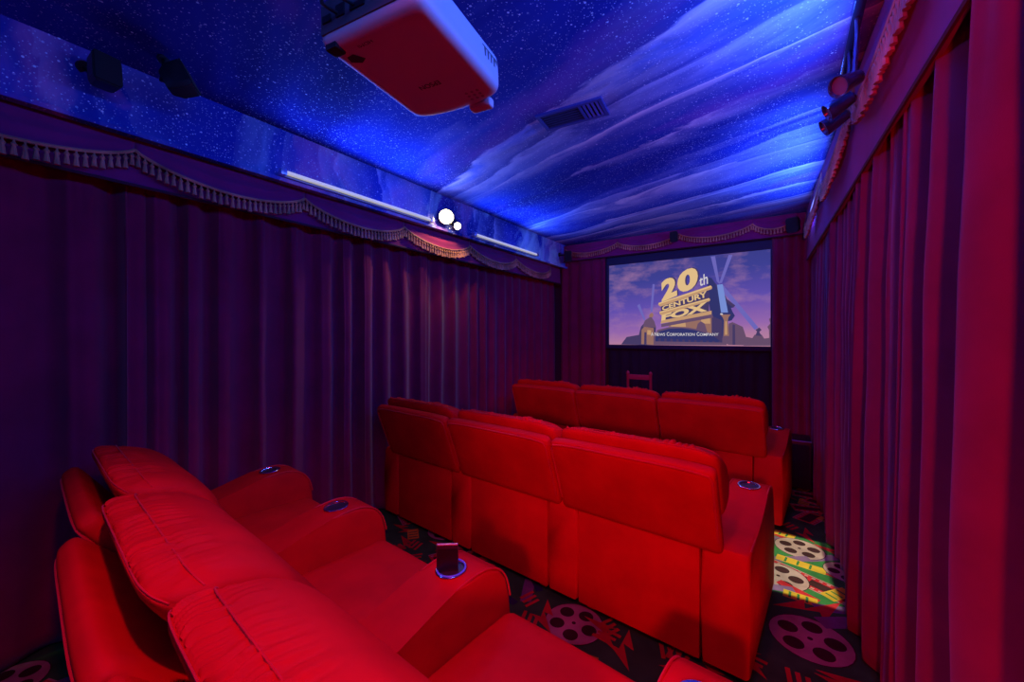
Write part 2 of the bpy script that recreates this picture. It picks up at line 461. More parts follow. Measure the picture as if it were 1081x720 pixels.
def arm_mesh_data():
    b = bmesh.new(); prism_x(b, ARMP, -AW / 2 + .002, AW / 2 - .002, bev=.02, seg=4)
    me_o = obj('armrest', b, [M['seat'], M['steel_cup']])
    c = bmesh.new(); lathe(c, [(.044, arm_z(CUPY) - .075), (.046, arm_z(CUPY) + .06)], 28, Matrix.Translation((0, CUPY, 0)))
    cu = obj('armrest', c, [M['steel_cup']])
    md = me_o.modifiers.new('cut', 'BOOLEAN'); md.operation = 'DIFFERENCE'; md.object = cu; md.solver = 'EXACT'
    dg = bpy.context.evaluated_depsgraph_get()
    me = bpy.data.meshes.new_from_object(me_o.evaluated_get(dg)); me.name = 'armrest'
    bpy.data.objects.remove(me_o); bpy.data.objects.remove(cu)
    return me
ARM_ME = arm_mesh_data()
SLOPE = math.atan2(arm_z(CUPY + .04) - arm_z(CUPY - .04), .08)
def mesh_cup():
    b = bmesh.new(); T = Matrix.Translation((0, CUPY, arm_z(CUPY) + .001)) @ Matrix.Rotation(SLOPE, 4, 'X')
    pr_ = [(.0435, -.002), (.051, -.001), (.0535, .002), (.051, .0045), (.0455, .004), (.0435, .0005), (.0425, -.004)]
    lathe(b, pr_, 32, T, 0, cap=False)
    lathe(b, [(.0425, -.002), (.041, -.06), (.037, -.068), (.001, -.069)], 32, T, 1, cap=True); return b
def mesh_arm_piping():
    b = bmesh.new()
    for s in (-1, 1):
        pts = [(s * (AW / 2 - .006), y, z - .004) for y, z in ARMP[4:14]]
        pts = [(p[0], p[1], p[2]) for p in catmull(pts, 3)]
        tube(b, pts, .0035, 5)
    return b
PARTS = {}
def build_recliner():
    r = thing('theater_recliner', 'x', 'recliner', group='red recliners in three rows')
    obj('base', mesh_base(), M['seat'], r)
    obj('seat_cushion', mesh_seat(), M['seat'], r)
    obj('footrest', mesh_footrest(), M['seat'], r)
    sh = obj('back_shell', mesh_shell(), M['seat'], r); sh.location = (0, *HINGE)
    obj('piping', mesh_shell_piping(), M['pipe'], sh)
    bc = obj('back_cushion', mesh_back(), M['seat'], r); bc.location = (0, HINGE[0] + .03, HINGE[1])
    hd = obj('headrest', mesh_headrest(), M['seat'], r, smooth=60); hd.location = (0, *HINGE)
    obj('stitching', mesh_head_stitch(), M['pipe'], hd)
    a = bpy.data.objects.new('armrest', ARM_ME); COL.objects.link(a); a.parent = r; a.location = (PITCH / 2, 0, 0)
    me = a.data; me.polygons.foreach_set('use_smooth', [True] * len(me.polygons)); me.set_sharp_from_angle(angle=math.radians(35))
    tag(obj('cup_holder', mesh_cup(), [M['chrome'], M['steel_cup']], a), 'chrome cup holder')
    obj('piping', mesh_arm_piping(), M['pipe'], a)
    return r
proto = build_recliner()
PHI = math.radians(4.5)
def set_tilt(r, deg):
    for c in r.children:
        k = c.name.split('.')[0]
        if k in ('headrest', 'back_cushion'): c.rotation_euler.x = math.radians(deg)
        if k == 'back_shell': c.rotation_euler.x = math.radians(deg + {34: 9, 36: 8, 30: 5}.get(deg, 0))
ROWS = [  # right outer rear corner, tilts and labels from the right seat to the left
    ((-0.02, 3.45), (19, 19, 19), (
        'red recliner at the right end of the front row, nearest the screen wall corner',
        'red recliner in the middle of the front row, facing the screen',
        'red recliner at the left end of the front row, its left edge purple in shadow')),
    ((-0.115, 1.82), (20, 20, 20), (
        'red recliner at the right end of the middle row, seen from behind beside the aisle',
        'red recliner in the centre of the middle row, plain back towards the camera',
        'red recliner at the left end of the middle row, against the left curtain')),
    ((-0.105, 0.33), (34, 36, 30), (
        'red recliner nearest the camera with wrinkled headrest, right end of the back row',
        'red recliner in the middle of the back row, a phone standing on its right armrest',
        'red recliner at the left end of the back row, partly purple in shadow'))]
first = True; PHONE_ARM = None; chairs = {}
for ri, ((xr, yr), tilts, labels) in enumerate(ROWS):
    for i in range(3):
        r = proto if first else copy_tree(proto); 
        first = False
        d = AW + SW / 2 + i * PITCH
        r.location = (xr - d * math.cos(PHI), yr + d * math.sin(PHI), 0); r.rotation_euler.z = -PHI
        r['label'] = labels[i]; chairs[(ri, i)] = r
for (ri, i), r in chairs.items():
    set_tilt(r, ROWS[ri][1][i])
    if i == 2:
        src = [c for c in r.children if c.name.startswith('armrest')][0]
        a = copy_tree(src, r); a.location.x = -PITCH / 2

# phone in the cup holder between the near two seats of the back row
b_arm = [c for c in chairs[(2, 1)].children if c.name.startswith('armrest')][0]
l = chairs[(2, 1)]
rot = Matrix.Rotation(-PHI, 4, 'Z')
cupw = Vector(l.location) + rot @ Vector((PITCH / 2, CUPY, 0))
b = bmesh.new()
T = Matrix.Translation((0, CUPY, arm_z(CUPY) + .003)) @ Matrix.Rotation(SLOPE, 4, 'X')
tube(b, [T @ Vector((.047 * math.cos(t), .047 * math.sin(t), .0025)) for t in [2 * PI * k / 32 for k in range(32)]], .0028, 6, True)
tag(obj('led_ring', b, M['led'], b_arm), 'blue glowing ring')
ph = thing('smartphone', 'dark smartphone standing upright in the lit cup holder', 'phone', (cupw.x - .006, cupw.y - .012, arm_z(CUPY) - .066), math.radians(38))
def phone():
    b = bmesh.new(); box(b, (-.036, -.005, 0.002), (.036, .005, .152), bev=.003); return b
obj('body', phone(), M['phone'], ph)
b = bmesh.new(); box(b, (-.033, -.0056, .006), (.033, -.0048, .140)); obj('display', b, mat('phone_glass', (.012, .008, .012), .35), ph)
b = bmesh.new(); box(b, (-.034, -.0045, .1505), (.034, .0045, .1545), bev=.001); tag(obj('top_edge', b, M['gold'], ph), 'top edge coloured as if catching warm light')

# ------------------------------------------------------------------ curtains and valances
def curtain(name, p0, p1, nrm, z0, z1, pitch, amp, seed, m, label, top=0.45, flare=1.15, dir_in=0.0, group=None, thick=.003):
    p0, p1, nrm = Vector((*p0, 0)), Vector((*p1, 0)), Vector((*nrm, 0)).normalized()
    L = (p1 - p0).length; ns = int(L / .011); nz = 34; b = bmesh.new(); d = (p1 - p0) / L
    rows = []
    rnd = random.Random(seed); ph = []; acc = 0.0
    for i in range(ns + 1):
        ph.append(acc); acc += 2 * PI * (L / ns) / (pitch * (1 + .55 * n1(i * L / ns * 3.1, seed)))
    for j in range(nz + 1):
        t = j / nz; z = z1 + (z0 - z1) * t
        w = top + (1 - top) * min(1, t * 3.2) ** .8 + (flare - 1) * t
        row = []
        for i in range(ns + 1):
            s = i * L / ns
            a = ph[i] + 0.55 * n1(s * 2.3 + 11, seed + 3) * t * 2 + .5 * n1(s * 1.3 + t * 1.5, seed + 8) * t
            f = .75 * (1.1 - 2.2 * abs(math.cos(a / 2)) ** 4) + .4 * math.sin(a + .7)
            f += .22 * math.sin(2 * a + 1.0 + 2 * n1(s * 2, seed + 5)) + .12 * math.sin(5 * a) * max(0, 1 - 5 * t)
            k = amp * w * (1 + .5 * n1(s * 3.7, seed + 1))
            off = k * f + .02 * n1(s * 1.1, seed + 2) * t + .006 * n1(s * 9 + t * 5, seed + 6) + dir_in * t
            lat = .35 * k * math.cos(a)
            row.append(b.verts.new(p0 + d * (s + lat * min(1, 20 * min(s, L - s) / L)) + nrm * off + Vector((0, 0, z + .004 * math.sin(a)))))
        rows.append(row)
    for A, B in zip(rows, rows[1:]):
        for i in range(ns): b.faces.new((A[i], A[i + 1], B[i + 1], B[i]))
    o = obj(name, b, m, smooth=80)
    sm = o.modifiers.new('thickness', 'SOLIDIFY'); sm.thickness = thick; sm.offset = 0
    return tag(o, label, 'curtain', group or 'pleated theatre curtains')
VG = 'pleated theatre curtains'
XC = -2.715
curtain('drape', (XC, -1.2), (XC, 0.65), (1, 0), .012, 2.20, .19, .060, 3, M['velvet'], 'dark blue pleated curtain at the near end of the left wall', top=.7)
curtain('drape', (XC + .02, .60), (XC + .02, 2.53), (1, 0), .012, 2.20, .18, .058, 5, M['velvet'], 'violet pleated curtain on the left wall beside the two nearer rows', top=.7)
curtain('drape', (XC, 2.47), (XC, 4.96), (1, 0), .012, 2.20, .17, .045, 9, M['velvet'], 'red-brown pleated curtain on the left wall below the glowing lamp')
def xr_at(y): return 0.385 - 0.037 * (y - 1.4)
curtain('drape', (xr_at(4.9) - .03, 4.92), (xr_at(2.62) - .01, 2.62), (-1, 0), .012, 2.20, .15, .055, 12, M['velvet'], 'red curtain on the right wall from the lit carpet patch to the corner', top=.7)
curtain('drape', (xr_at(2.60), 2.66), (xr_at(0.9) + .01, .9), (-1, 0), .012, 2.25, .23, .075, 17, M['velvet'], 'tall bright red curtain nearest on the right, hanging in deep folds', top=.75, flare=1.2, dir_in=.02)
curtain('drape', (xr_at(0.88) + .03, .9), (xr_at(-1.2), -1.2), (-1, 0), .012, 2.17, .17, .04, 21, M['velvet'], 'dark red curtain at the right edge of the picture')
curtain('drape', (-2.60, 4.98), (-1.945, 4.98), (0, -1), .012, 2.43, .13, .028, 23, M['velvet'], 'dark purple curtain left of the screen', top=.8)
curtain('drape', (-.125, 4.98), (0.30, 4.98), (0, -1), .012, 2.43, .085, .028, 27, M['velvet'], 'narrow purple curtain right of the screen', top=.9)
curtain('masking_drape', (-1.93, 5.03), (-.135, 5.03), (0, -1), .012, 1.26, .11, .018, 31, M['black_cloth'], 'black drape hanging under the screen', top=.9, group='black drapes')
curtain('drape', (XL + .2, YB + .08), (XR - .1, YB + .08), (0, 1), .012, 2.6, .2, .04, 37, M['velvet'], 'burgundy curtain on the rear wall behind the back row')

def valance(name, P, Q, nrm, ztop, zbot, cuts, zpk, sag, fr, bulge, label, tassel=.028):
    """flat pelmet cloth with swags whose lower edges carry a bell fringe; cuts = swag ends along P->Q"""
    P, Q, nrm = Vector((*P, 0)), Vector((*Q, 0)), Vector((*nrm, 0)).normalized()
    L = (Q - P).length; d = (Q - P) / L
    t = thing(name, label, 'valance', tuple(P), group='swagged valances')
    def at(s, off, z): return d * s + nrm * off + Vector((0, 0, z))
    b = bmesh.new(); n = int(L / .03); cols = []
    for i in range(n + 1):
        s = i * L / n; w = .004 * math.sin(s * 9) + .004 * n1(s * 4, 2)
        cols.append([b.verts.new(at(s, w + q, z)) for q, z in ((.0, ztop), (.0, (ztop + zbot) / 2), (.004, zbot + .02), (.004, zbot), (-.012, zbot), (-.012, ztop))])
    for A, B in zip(cols, cols[1:]):
        for k in range(6): b.faces.new((A[k], A[(k + 1) % 6], B[(k + 1) % 6], B[k]))
    b.faces.new(cols[0]); b.faces.new(cols[-1])
    obj('pelmet_cloth', b, M['valance'], t, smooth=40)
    b = bmesh.new(); tube(b, [at(s, .004, zbot + .004) for s in [L * k / 40 for k in range(41)]], .008, 6); obj('hem', b, M['hem'], t)
    for s0, s1 in zip(cuts, cuts[1:]):
        NS, NV = 36, 12; b = bmesh.new(); g = []
        def low(u): return zpk - sag * (4 * u * (1 - u)) ** .8
        def bow(u, v): return .012 + bulge * math.sin(PI * u) ** .8 * (v ** 1.2) + .006 * math.sin(v * 13 + 3 * abs(u - .5)) * math.sin(PI * u)
        for i in range(NS + 1):
            u = i / NS; zl = low(u)
            g.append([b.verts.new(at(s0 + u * (s1 - s0), bow(u, j / NV), ztop + (zl - ztop) * j / NV)) for j in range(NV + 1)])
        for A, B in zip(g, g[1:]):
            for j in range(NV): b.faces.new((A[j], A[j + 1], B[j + 1], B[j]))
        o = obj('swag', b, M['valance'], t, smooth=80)
        sm = o.modifiers.new('thickness', 'SOLIDIFY'); sm.thickness = .004; sm.offset = 0
        b = bmesh.new(); pts = [at(s0 + u * (s1 - s0), bow(u, 1) + .004, low(u)) for u in [k / 40 for k in range(41)]]
        tube(b, pts, .008, 6)
        arc = [0]
        for p, q in zip(pts, pts[1:]): arc.append(arc[-1] + (q - p).length)
        nt = max(4, int(arc[-1] / tassel))
        for k in range(nt):
            a = (k + .5) * arc[-1] / nt; i = max(q for q in range(40) if arc[q] <= a)
            p = pts[i].lerp(pts[i + 1], (a - arc[i]) / (arc[i + 1] - arc[i])) + nrm * .002
            h = fr * (1 + .06 * math.sin(k * 2.3)); r = tassel * .40
            lathe(b, [(r * .25, 0), (r * .35, -h * .2), (r * .95, -h * .34), (r * .55, -h * .46), (r * .7, -h * .6), (r * 1.0, -h), (r * .2, -h)], 7, Matrix.Translation(p))
        obj('fringe', b, M['fringe'], o, smooth=50, kind='stuff')
    return t
valance('valance', (-2.595, -1.25), (-2.595, 4.95), (1, 0), 2.352, 2.125, [.155 + .82 * k for k in range(8)], 2.295, .105, .072, .035, 'long purple swagged valance with bell fringe under the painted strip on the left wall')
valance('valance', (xr_at(4.95) - .08, 4.95), (xr_at(-1.2) - .02, -1.2), (-1, 0), 2.635, 2.16, [.05, 1.23, 2.415, 3.58, 4.75, 5.95], 2.605, .21, .115, .035, 'burgundy swagged valance with heavy gold fringe along the right wall', .026)
valance('valance', (-2.53, 4.93), (0.16, 4.93), (0, -1), 2.64, 2.42, [.03 + .735 * k for k in range(4)] + [2.62], 2.59, .09, .055, .03, 'purple swagged valance above the screen')

# ------------------------------------------------------------------ screen
SX0, SX1, SZ0, SZ1 = -1.905, -.138, 1.292, 2.318
W_, H_ = SX1 - SX0, SZ1 - SZ0
scr = thing('projection_screen', 'wide projection screen showing a gold studio title against a dusk sky', 'screen', ((SX0 + SX1) / 2, 5.0, SZ0))
b = bmesh.new()
w2 = W_ / 2
box(b, (-w2 - .05, -.012, H_), (w2 + .05, .018, H_ + .115), bev=.003); box(b, (-w2 - .05, -.012, -.05), (w2 + .05, .018, 0), bev=.003)
box(b, (-w2 - .05, -.012, 0), (-w2, .018, H_), bev=.002); box(b, (w2, -.012, 0), (w2 + .05, .018, H_), bev=.002)
obj('frame', b, M['frame'], scr)
def emit_mat(name, col, k=1.0):
    m = mat(name, (0.02, 0.02, 0.02), .9, emit=col, strength=k, spec=0); return m
sky = emit_mat('picture_sky', (.1, .1, .4), 1.0); t = NT(sky)
tc = t.new('ShaderNodeTexCoord'); sep = t.new('ShaderNodeSeparateXYZ'); t.link(tc.outputs['Object'], sep.inputs[0])
zf = t.math('DIVIDE', sep.outputs[2], H_)
xf = t.math('DIVIDE', sep.outputs[0], W_)
zf2 = t.math('SUBTRACT', zf, t.math('MULTIPLY', xf, .12))
col = t.ramp(zf2, [(0.02, (.62, .27, .38)), (.20, (.36, .16, .50)), (.48, (.14, .09, .50)), (.8, (.055, .06, .34)), (1, (.05, .055, .29))])
mp = t.new('ShaderNodeMapping'); t.link(tc.outputs['Object'], mp.inputs[0]); mp.inputs['Scale'].default_value = (2.0, 1, 4.5)
f, _ = t.noise(mp.outputs[0], 1.1, 6, .6)
cl = t.math('MULTIPLY', t.ramp(f, [(.48, (0, 0, 0)), (.66, (1, 1, 1))]), .55)
col = t.mix(cl, col, (.50, .24, .44))
t.link(col, t.b.inputs['Emission Color']); t.b.inputs['Emission Strength'].default_value = .8
PM = [sky, emit_mat('picture_gold', (.86, .58, .27), .85), emit_mat('picture_navy', (.035, .04, .17), .8), emit_mat('picture_bronze', (.42, .21, .16), .7),
      emit_mat('picture_stone', (.16, .09, .17), .8), emit_mat('picture_beam', (.22, .33, .80), .8), emit_mat('picture_shadow', (.07, .05, .15), .8),
      emit_mat('picture_white', (.8, .75, .78), .8), emit_mat('picture_haze', (.17, .15, .55), .85), emit_mat('picture_amber', (.66, .38, .19), .8)]
b = bmesh.new(); PL = [0]
def pp(s, q, lift=0): return Vector(((s - .5) * W_, -.004 - .00004 * lift, q * H_))
def poly(pts, mi):
    PL[0] += 1
    try: b.faces.new([b.verts.new(pp(s, q, PL[0])) for s, q in pts]).material_index = mi
    except ValueError: pass
def quadtext(s, A, B, D, mi, bold=.0, rise=None):
    """A = lower left, B = lower right, D = upper left, rise = upper right (picture fractions)"""
    PL[0] += 1; lv = PL[0]; C = rise or (B[0] + D[0] - A[0], B[1] + D[1] - A[1])
    def fn(u, v):
        s_ = (1 - u) * (1 - v) * A[0] + u * (1 - v) * B[0] + (1 - u) * v * D[0] + u * v * C[0]
        q_ = (1 - u) * (1 - v) * A[1] + u * (1 - v) * B[1] + (1 - u) * v * D[1] + u * v * C[1]
        return pp(s_, q_, lv)
    add_text(b, s, fn, mi, bold)
poly([(0, 0), (1, 0), (1, 1), (0, 1)], 0)
# search-light beams
poly([(0.298, 0.399), (0.312, 0.398), (0.328, 0.727), (0.313, 0.728)], 8)
poly([(0.255, 0.296), (0.265, 0.305), (0.224, 0.500), (0.206, 0.481)], 8)
poly([(0.730, 0.675), (0.713, 0.704), (0.678, 0.987), (0.703, 0.987)], 8)
poly([(0.726, 0.684), (0.742, 0.687), (0.801, 0.981), (0.779, 0.984)], 8)
poly([(0.919, 0.172), (0.939, 0.196), (0.744, 0.673), (0.723, 0.650)], 8)
# dark flank of the monument
poly([(0.662, 0.763), (0.683, 0.748), (0.703, 0.692), (0.744, 0.604), (0.770, 0.508), (0.816, 0.436), (0.806, 0.414), (0.792, 0.411), (0.801, 0.368), (0.814, 0.326), (0.796, 0.276), (0.775, 0.268), (0.766, 0.037), (0.676, 0.105), (0.676, 0.350), (0.658, 0.632)], 2)
poly([(0.744, 0.604), (0.770, 0.508), (0.816, 0.436), (0.806, 0.414), (0.775, 0.456), (0.744, 0.544)], 6)
poly([(0.703, 0.692), (0.744, 0.604), (0.744, 0.544), (0.713, 0.626)], 6)
poly([(0.737, 0.364), (0.776, 0.362), (0.746, 0.673), (0.714, 0.669)], 5)
# skyline and stepped base
poly([(0.090, 0.003), (0.131, 0.096), (0.194, 0.115), (0.227, 0.125), (0.238, 0.000)], 6)
poly([(0.861, 0.005), (0.861, 0.105), (0.907, 0.086), (0.919, 0.122), (0.955, 0.122), (0.968, 0.081), (0.995, 0.089), (1.011, 0.008)], 4)
poly([(0.923, 0.113), (0.931, 0.155), (0.923, 0.172), (0.943, 0.196), (0.955, 0.171), (0.943, 0.151), (0.955, 0.108)], 6)
poly([(0.995, 0.016), (0.992, 0.171), (0.984, 0.203), (0.999, 0.235), (0.992, 0.284), (1.007, 0.299), (1.011, 0.017)], 4)
poly([(0.775, 0.012), (0.779, 0.242), (0.801, 0.258), (0.856, 0.206), (0.873, 0.105), (0.875, 0.010)], 4)
poly([(0.801, 0.012), (0.801, 0.233), (0.814, 0.227), (0.816, 0.012)], 6)
poly([(0.216, -0.001), (0.219, 0.125), (0.233, 0.220), (0.252, 0.258), (0.260, 0.296), (0.309, 0.332), (0.320, 0.275), (0.336, 0.209), (0.330, 0.002)], 6)
poly([(0.235, 0.010), (0.237, 0.182), (0.255, 0.220), (0.320, 0.204), (0.325, 0.002)], 3)
poly([(0.255, 0.000), (0.257, 0.153), (0.272, 0.153), (0.272, 0.001)], 6)
poly([(0.276, 0.125), (0.278, 0.181), (0.303, 0.177), (0.303, 0.121)], 9)
poly([(0.246, 0.220), (0.260, 0.296), (0.303, 0.342), (0.325, 0.285), (0.338, 0.209)], 4)
poly([(0.287, 0.337), (0.293, 0.370), (0.309, 0.389), (0.320, 0.365), (0.315, 0.331)], 3)
poly([(0.320, 0.105), (0.346, 0.180), (0.419, 0.212), (0.504, 0.214), (0.582, 0.195), (0.658, 0.154), (0.713, 0.123), (0.757, 0.071), (0.770, 0.008), (0.320, 0.002)], 4)
poly([(0.332, 0.097), (0.357, 0.162), (0.424, 0.194), (0.504, 0.198), (0.582, 0.176), (0.667, 0.132), (0.726, 0.085), (0.753, 0.008), (0.332, 0.002)], 2)
poly([(0.351, 0.002), (0.351, 0.083), (0.368, 0.081), (0.368, 0.003)], 6)
poly([(0.391, 0.003), (0.391, 0.079), (0.407, 0.077), (0.407, 0.003)], 6)
poly([(0.430, 0.004), (0.430, 0.076), (0.447, 0.074), (0.447, 0.004)], 6)
poly([(0.469, 0.005), (0.469, 0.072), (0.484, 0.070), (0.484, 0.005)], 6)
poly([(0.507, 0.006), (0.507, 0.069), (0.522, 0.067), (0.522, 0.006)], 6)
poly([(0.544, 0.006), (0.544, 0.065), (0.559, 0.064), (0.559, 0.007)], 6)
poly([(0.580, 0.007), (0.580, 0.062), (0.595, 0.060), (0.595, 0.008)], 6)
poly([(0.616, 0.008), (0.616, 0.059), (0.632, 0.058), (0.632, 0.008)], 6)
poly([(0.652, 0.009), (0.652, 0.057), (0.667, 0.055), (0.667, 0.009)], 6)
poly([(0.687, 0.010), (0.687, 0.053), (0.701, 0.052), (0.701, 0.010)], 6)
poly([(0.722, 0.010), (0.722, 0.050), (0.736, 0.049), (0.736, 0.011)], 6)
poly([(0.325, 0.002), (0.326, 0.045), (0.766, 0.037), (0.770, 0.008)], 4)
poly([(0.419, 0.216), (0.424, 0.289), (0.676, 0.371), (0.687, 0.315), (0.690, 0.132), (0.620, 0.176), (0.544, 0.205)], 3)
poly([(0.434, 0.219), (0.436, 0.262), (0.524, 0.300), (0.529, 0.213)], 9)
poly([(0.620, 0.247), (0.622, 0.335), (0.671, 0.350), (0.676, 0.245)], 9)
poly([(0.592, 0.185), (0.602, 0.248), (0.620, 0.273), (0.643, 0.246), (0.658, 0.149)], 4)
poly([(0.683, 0.123), (0.683, 0.332), (0.703, 0.314), (0.744, 0.278), (0.744, 0.036)], 6)
poly([(0.750, 0.105), (0.753, 0.277), (0.746, 0.312), (0.732, 0.343), (0.791, 0.340), (0.779, 0.310), (0.775, 0.276), (0.782, 0.105)], 3)
poly([(0.744, 0.022), (0.746, 0.109), (0.788, 0.108), (0.794, 0.020)], 4)
poly([(0.759, 0.123), (0.761, 0.268), (0.769, 0.268), (0.771, 0.123)], 9)
poly([(0.732, 0.343), (0.734, 0.357), (0.746, 0.353), (0.748, 0.339)], 7)
# slabs between the lines of letters
poly([(0.367, 0.479), (0.658, 0.632), (0.671, 0.578), (0.667, 0.368), (0.383, 0.263), (0.372, 0.376)], 6)
poly([(0.367, 0.254), (0.372, 0.291), (0.683, 0.388), (0.683, 0.346)], 9)
poly([(0.372, 0.213), (0.372, 0.250), (0.687, 0.349), (0.692, 0.311)], 4)
poly([(0.351, 0.477), (0.354, 0.502), (0.678, 0.668), (0.687, 0.646), (0.683, 0.626), (0.367, 0.456)], 9)
poly([(0.355, 0.485), (0.355, 0.498), (0.678, 0.663), (0.683, 0.650)], 1)
poly([(0.360, 0.371), (0.360, 0.397), (0.668, 0.529), (0.676, 0.511), (0.671, 0.494), (0.372, 0.352)], 9)
poly([(0.362, 0.382), (0.362, 0.393), (0.668, 0.523), (0.673, 0.515)], 1)
# letters
quadtext('FOX', (0.372, 0.288), (0.658, 0.386), (0.375, 0.357), 1, 0.05, (0.658, 0.491))
quadtext('CENTURY', (0.379, 0.404), (0.658, 0.544), (0.375, 0.456), 1, 0.03, (0.654, 0.611))
quadtext('2', (0.383, 0.511), (0.483, 0.579), (0.379, 0.765), 6, 0.06, (0.477, 0.825))
quadtext('0', (0.484, 0.590), (0.611, 0.659), (0.483, 0.842), 6, 0.06, (0.611, 0.917))
quadtext('2', (0.375, 0.508), (0.475, 0.576), (0.370, 0.758), 1, 0.055, (0.467, 0.815))
quadtext('0', (0.477, 0.587), (0.602, 0.656), (0.475, 0.832), 1, 0.055, (0.602, 0.912))
quadtext('th', (0.611, 0.664), (0.662, 0.687), (0.611, 0.776), 7, 0.01, (0.659, 0.814))
quadtext('A', (0.303, 0.109), (0.319, 0.111), (0.303, 0.153), 7, 0.012, (0.319, 0.154))
quadtext('N', (0.327, 0.109), (0.345, 0.111), (0.327, 0.152), 7, 0.012, (0.345, 0.154))
quadtext('EWS', (0.347, 0.109), (0.397, 0.111), (0.347, 0.142), 7, 0.012, (0.397, 0.144))
quadtext('C', (0.407, 0.109), (0.424, 0.111), (0.407, 0.152), 7, 0.012, (0.424, 0.153))
quadtext('ORPORATION', (0.426, 0.109), (0.584, 0.110), (0.426, 0.142), 7, 0.012, (0.584, 0.142))
quadtext('C', (0.595, 0.109), (0.611, 0.110), (0.595, 0.150), 7, 0.012, (0.611, 0.151))
quadtext('OMPANY', (0.613, 0.109), (0.723, 0.110), (0.613, 0.140), 7, 0.012, (0.723, 0.141))
obj('picture', b, PM, scr, smooth=0)

# ------------------------------------------------------------------ small things at the screen end
sp = thing('subwoofer', 'black subwoofer box on the floor in the front right corner', 'speaker', (0.0, 4.62, 0))
b = bmesh.new(); box(b, (-.20, -.17, .02), (.185, .17, .445), bev=.008)
for x in (-.15, .14):
    for y in (-.13, .13): lathe(b, [(.02, 0), (.02, .025)], 10, Matrix.Translation((x, y, 0)))
obj('cabinet', b, M['black'], sp)
b = bmesh.new(); box(b, (-.185, -.182, .04), (.17, -.17, .42), bev=.006); obj('grille', b, M['grille'], sp)
b = bmesh.new(); box(b, (-.20, -.172, .4455), (.185, -.150, .450)); obj('top_highlight', b, M['channel'], sp)  # pale strip standing in for the highlight along the cabinet's top edge

ch = thing('wooden_chair', 'small reddish wooden chair in front of the screen', 'chair', (-1.345, 4.58, 0))
for x in (-.125, .125):
    b = bmesh.new(); tube(b, [(x, -.14, 0), (x, -.14, .45), (x, -.15, .97), (x, -.15, .985), (x, -.15, 1.0), (x, -.15, 1.015)], [.016, .016, .015, .02, .018, .004], 10); obj('back_post', b, M['wood'], ch)
    b = bmesh.new(); tube(b, [(x, .14, 0), (x, .14, .43)], .016, 10); obj('leg', b, M['wood'], ch)
b = bmesh.new(); box(b, (-.15, -.16, .42), (.15, .17, .45), bev=.008); obj('seat', b, M['wood'], ch)
for z in (.92, .72): 
    b = bmesh.new(); box(b, (-.125, -.158, z), (.125, -.142, z + .055), bev=.004); obj('back_rail', b, M['wood'], ch)
for y in (-.14, .14):
    b = bmesh.new(); tube(b, [(-.125, y, .18), (.125, y, .18)], .009, 8); obj('stretcher', b, M['wood'], ch)

def small_speaker(name, label, loc, rot, s=1.0, group='black surround speakers', up=None):
    t = thing(name, label, 'speaker', loc, 0, group); t.rotation_euler = rot
    b = bmesh.new()   # tapered cabinet: wide grille side towards -Y, narrow back
    prof = [(-.060, -.055, .085), (.050, -.055, .085)]
    vs = []
    for y, hw, hz in ((-.06, .060, .085), (.02, .056, .080), (.065, .036, .055)):
        vs.append([b.verts.new((x * hw * s, y * s, z * hz * s)) for x, z in ((-1, -.75), (-.75, -1), (.75, -1), (1, -.75), (1, .75), (.75, 1), (-.75, 1), (-1, .75))])
    for A, B in zip(vs, vs[1:]):
        for k in range(8): b.faces.new((A[k], A[(k + 1) % 8], B[(k + 1) % 8], B[k]))
    b.faces.new(vs[0]); b.faces.new(vs[-1])
    bmesh.ops.bevel(b, geom=list(b.edges), offset=.003, segments=2, affect='EDGES')
    obj('cabinet', b, M['black'], t)
    b = bmesh.new(); rbox(b, (0, -.063 * s, 0), (.054 * s, .006 * s, .078 * s), .005 * s, 6); obj('grille', b, M['grille'], t)
    if up:
        b = bmesh.new(); inv = Matrix.Rotation(rot[2], 4, 'Z') @ Matrix.Rotation(rot[1], 4, 'Y') @ Matrix.Rotation(rot[0], 4, 'X')
        e = inv.inverted() @ (Vector(up) - Vector(loc))
        tube(b, [(0, .05 * s, 0), (0, .075 * s, .02 * s), tuple(e)], .010, 8)
        lathe(b, [(.028, -.006), (.028, .006)], 16, Matrix.Translation(e) @ e.to_track_quat('Z', 'Y').to_matrix().to_4x4())
        obj('bracket', b, M['black'], t)
    return t
small_speaker('surround_speaker', 'black speaker nearer the left edge, on the painted strip over the left curtain', (-2.42, .41, 2.53), (math.radians(-8), 0, math.radians(98)), .80, up=(-2.53, .37, 2.575))
small_speaker('surround_speaker', 'black speaker hanging tilted from the ceiling by the left wall, second from the left edge', (-2.27, .625, 2.56), (math.radians(-28), math.radians(8), math.radians(140)), .80, up=(-2.32, .59, 2.658))
small_speaker('satellite_speaker', 'small black speaker high in the front right corner', (.06, 4.80, 2.50), (.25, 0, -.35), .85, 'front speakers', up=(.09, 4.915, 2.55))
small_speaker('satellite_speaker', 'small black speaker above the middle of the screen', (-1.06, 4.82, 2.545), (.2, 0, 0), .7, 'front speakers', up=(-1.06, 4.915, 2.58))
small_speaker('satellite_speaker', 'small black speaker high in the front left corner', (-2.40, 4.80, 2.47), (.2, 0, .4), .85, 'front speakers', up=(-2.53, 4.79, 2.50))

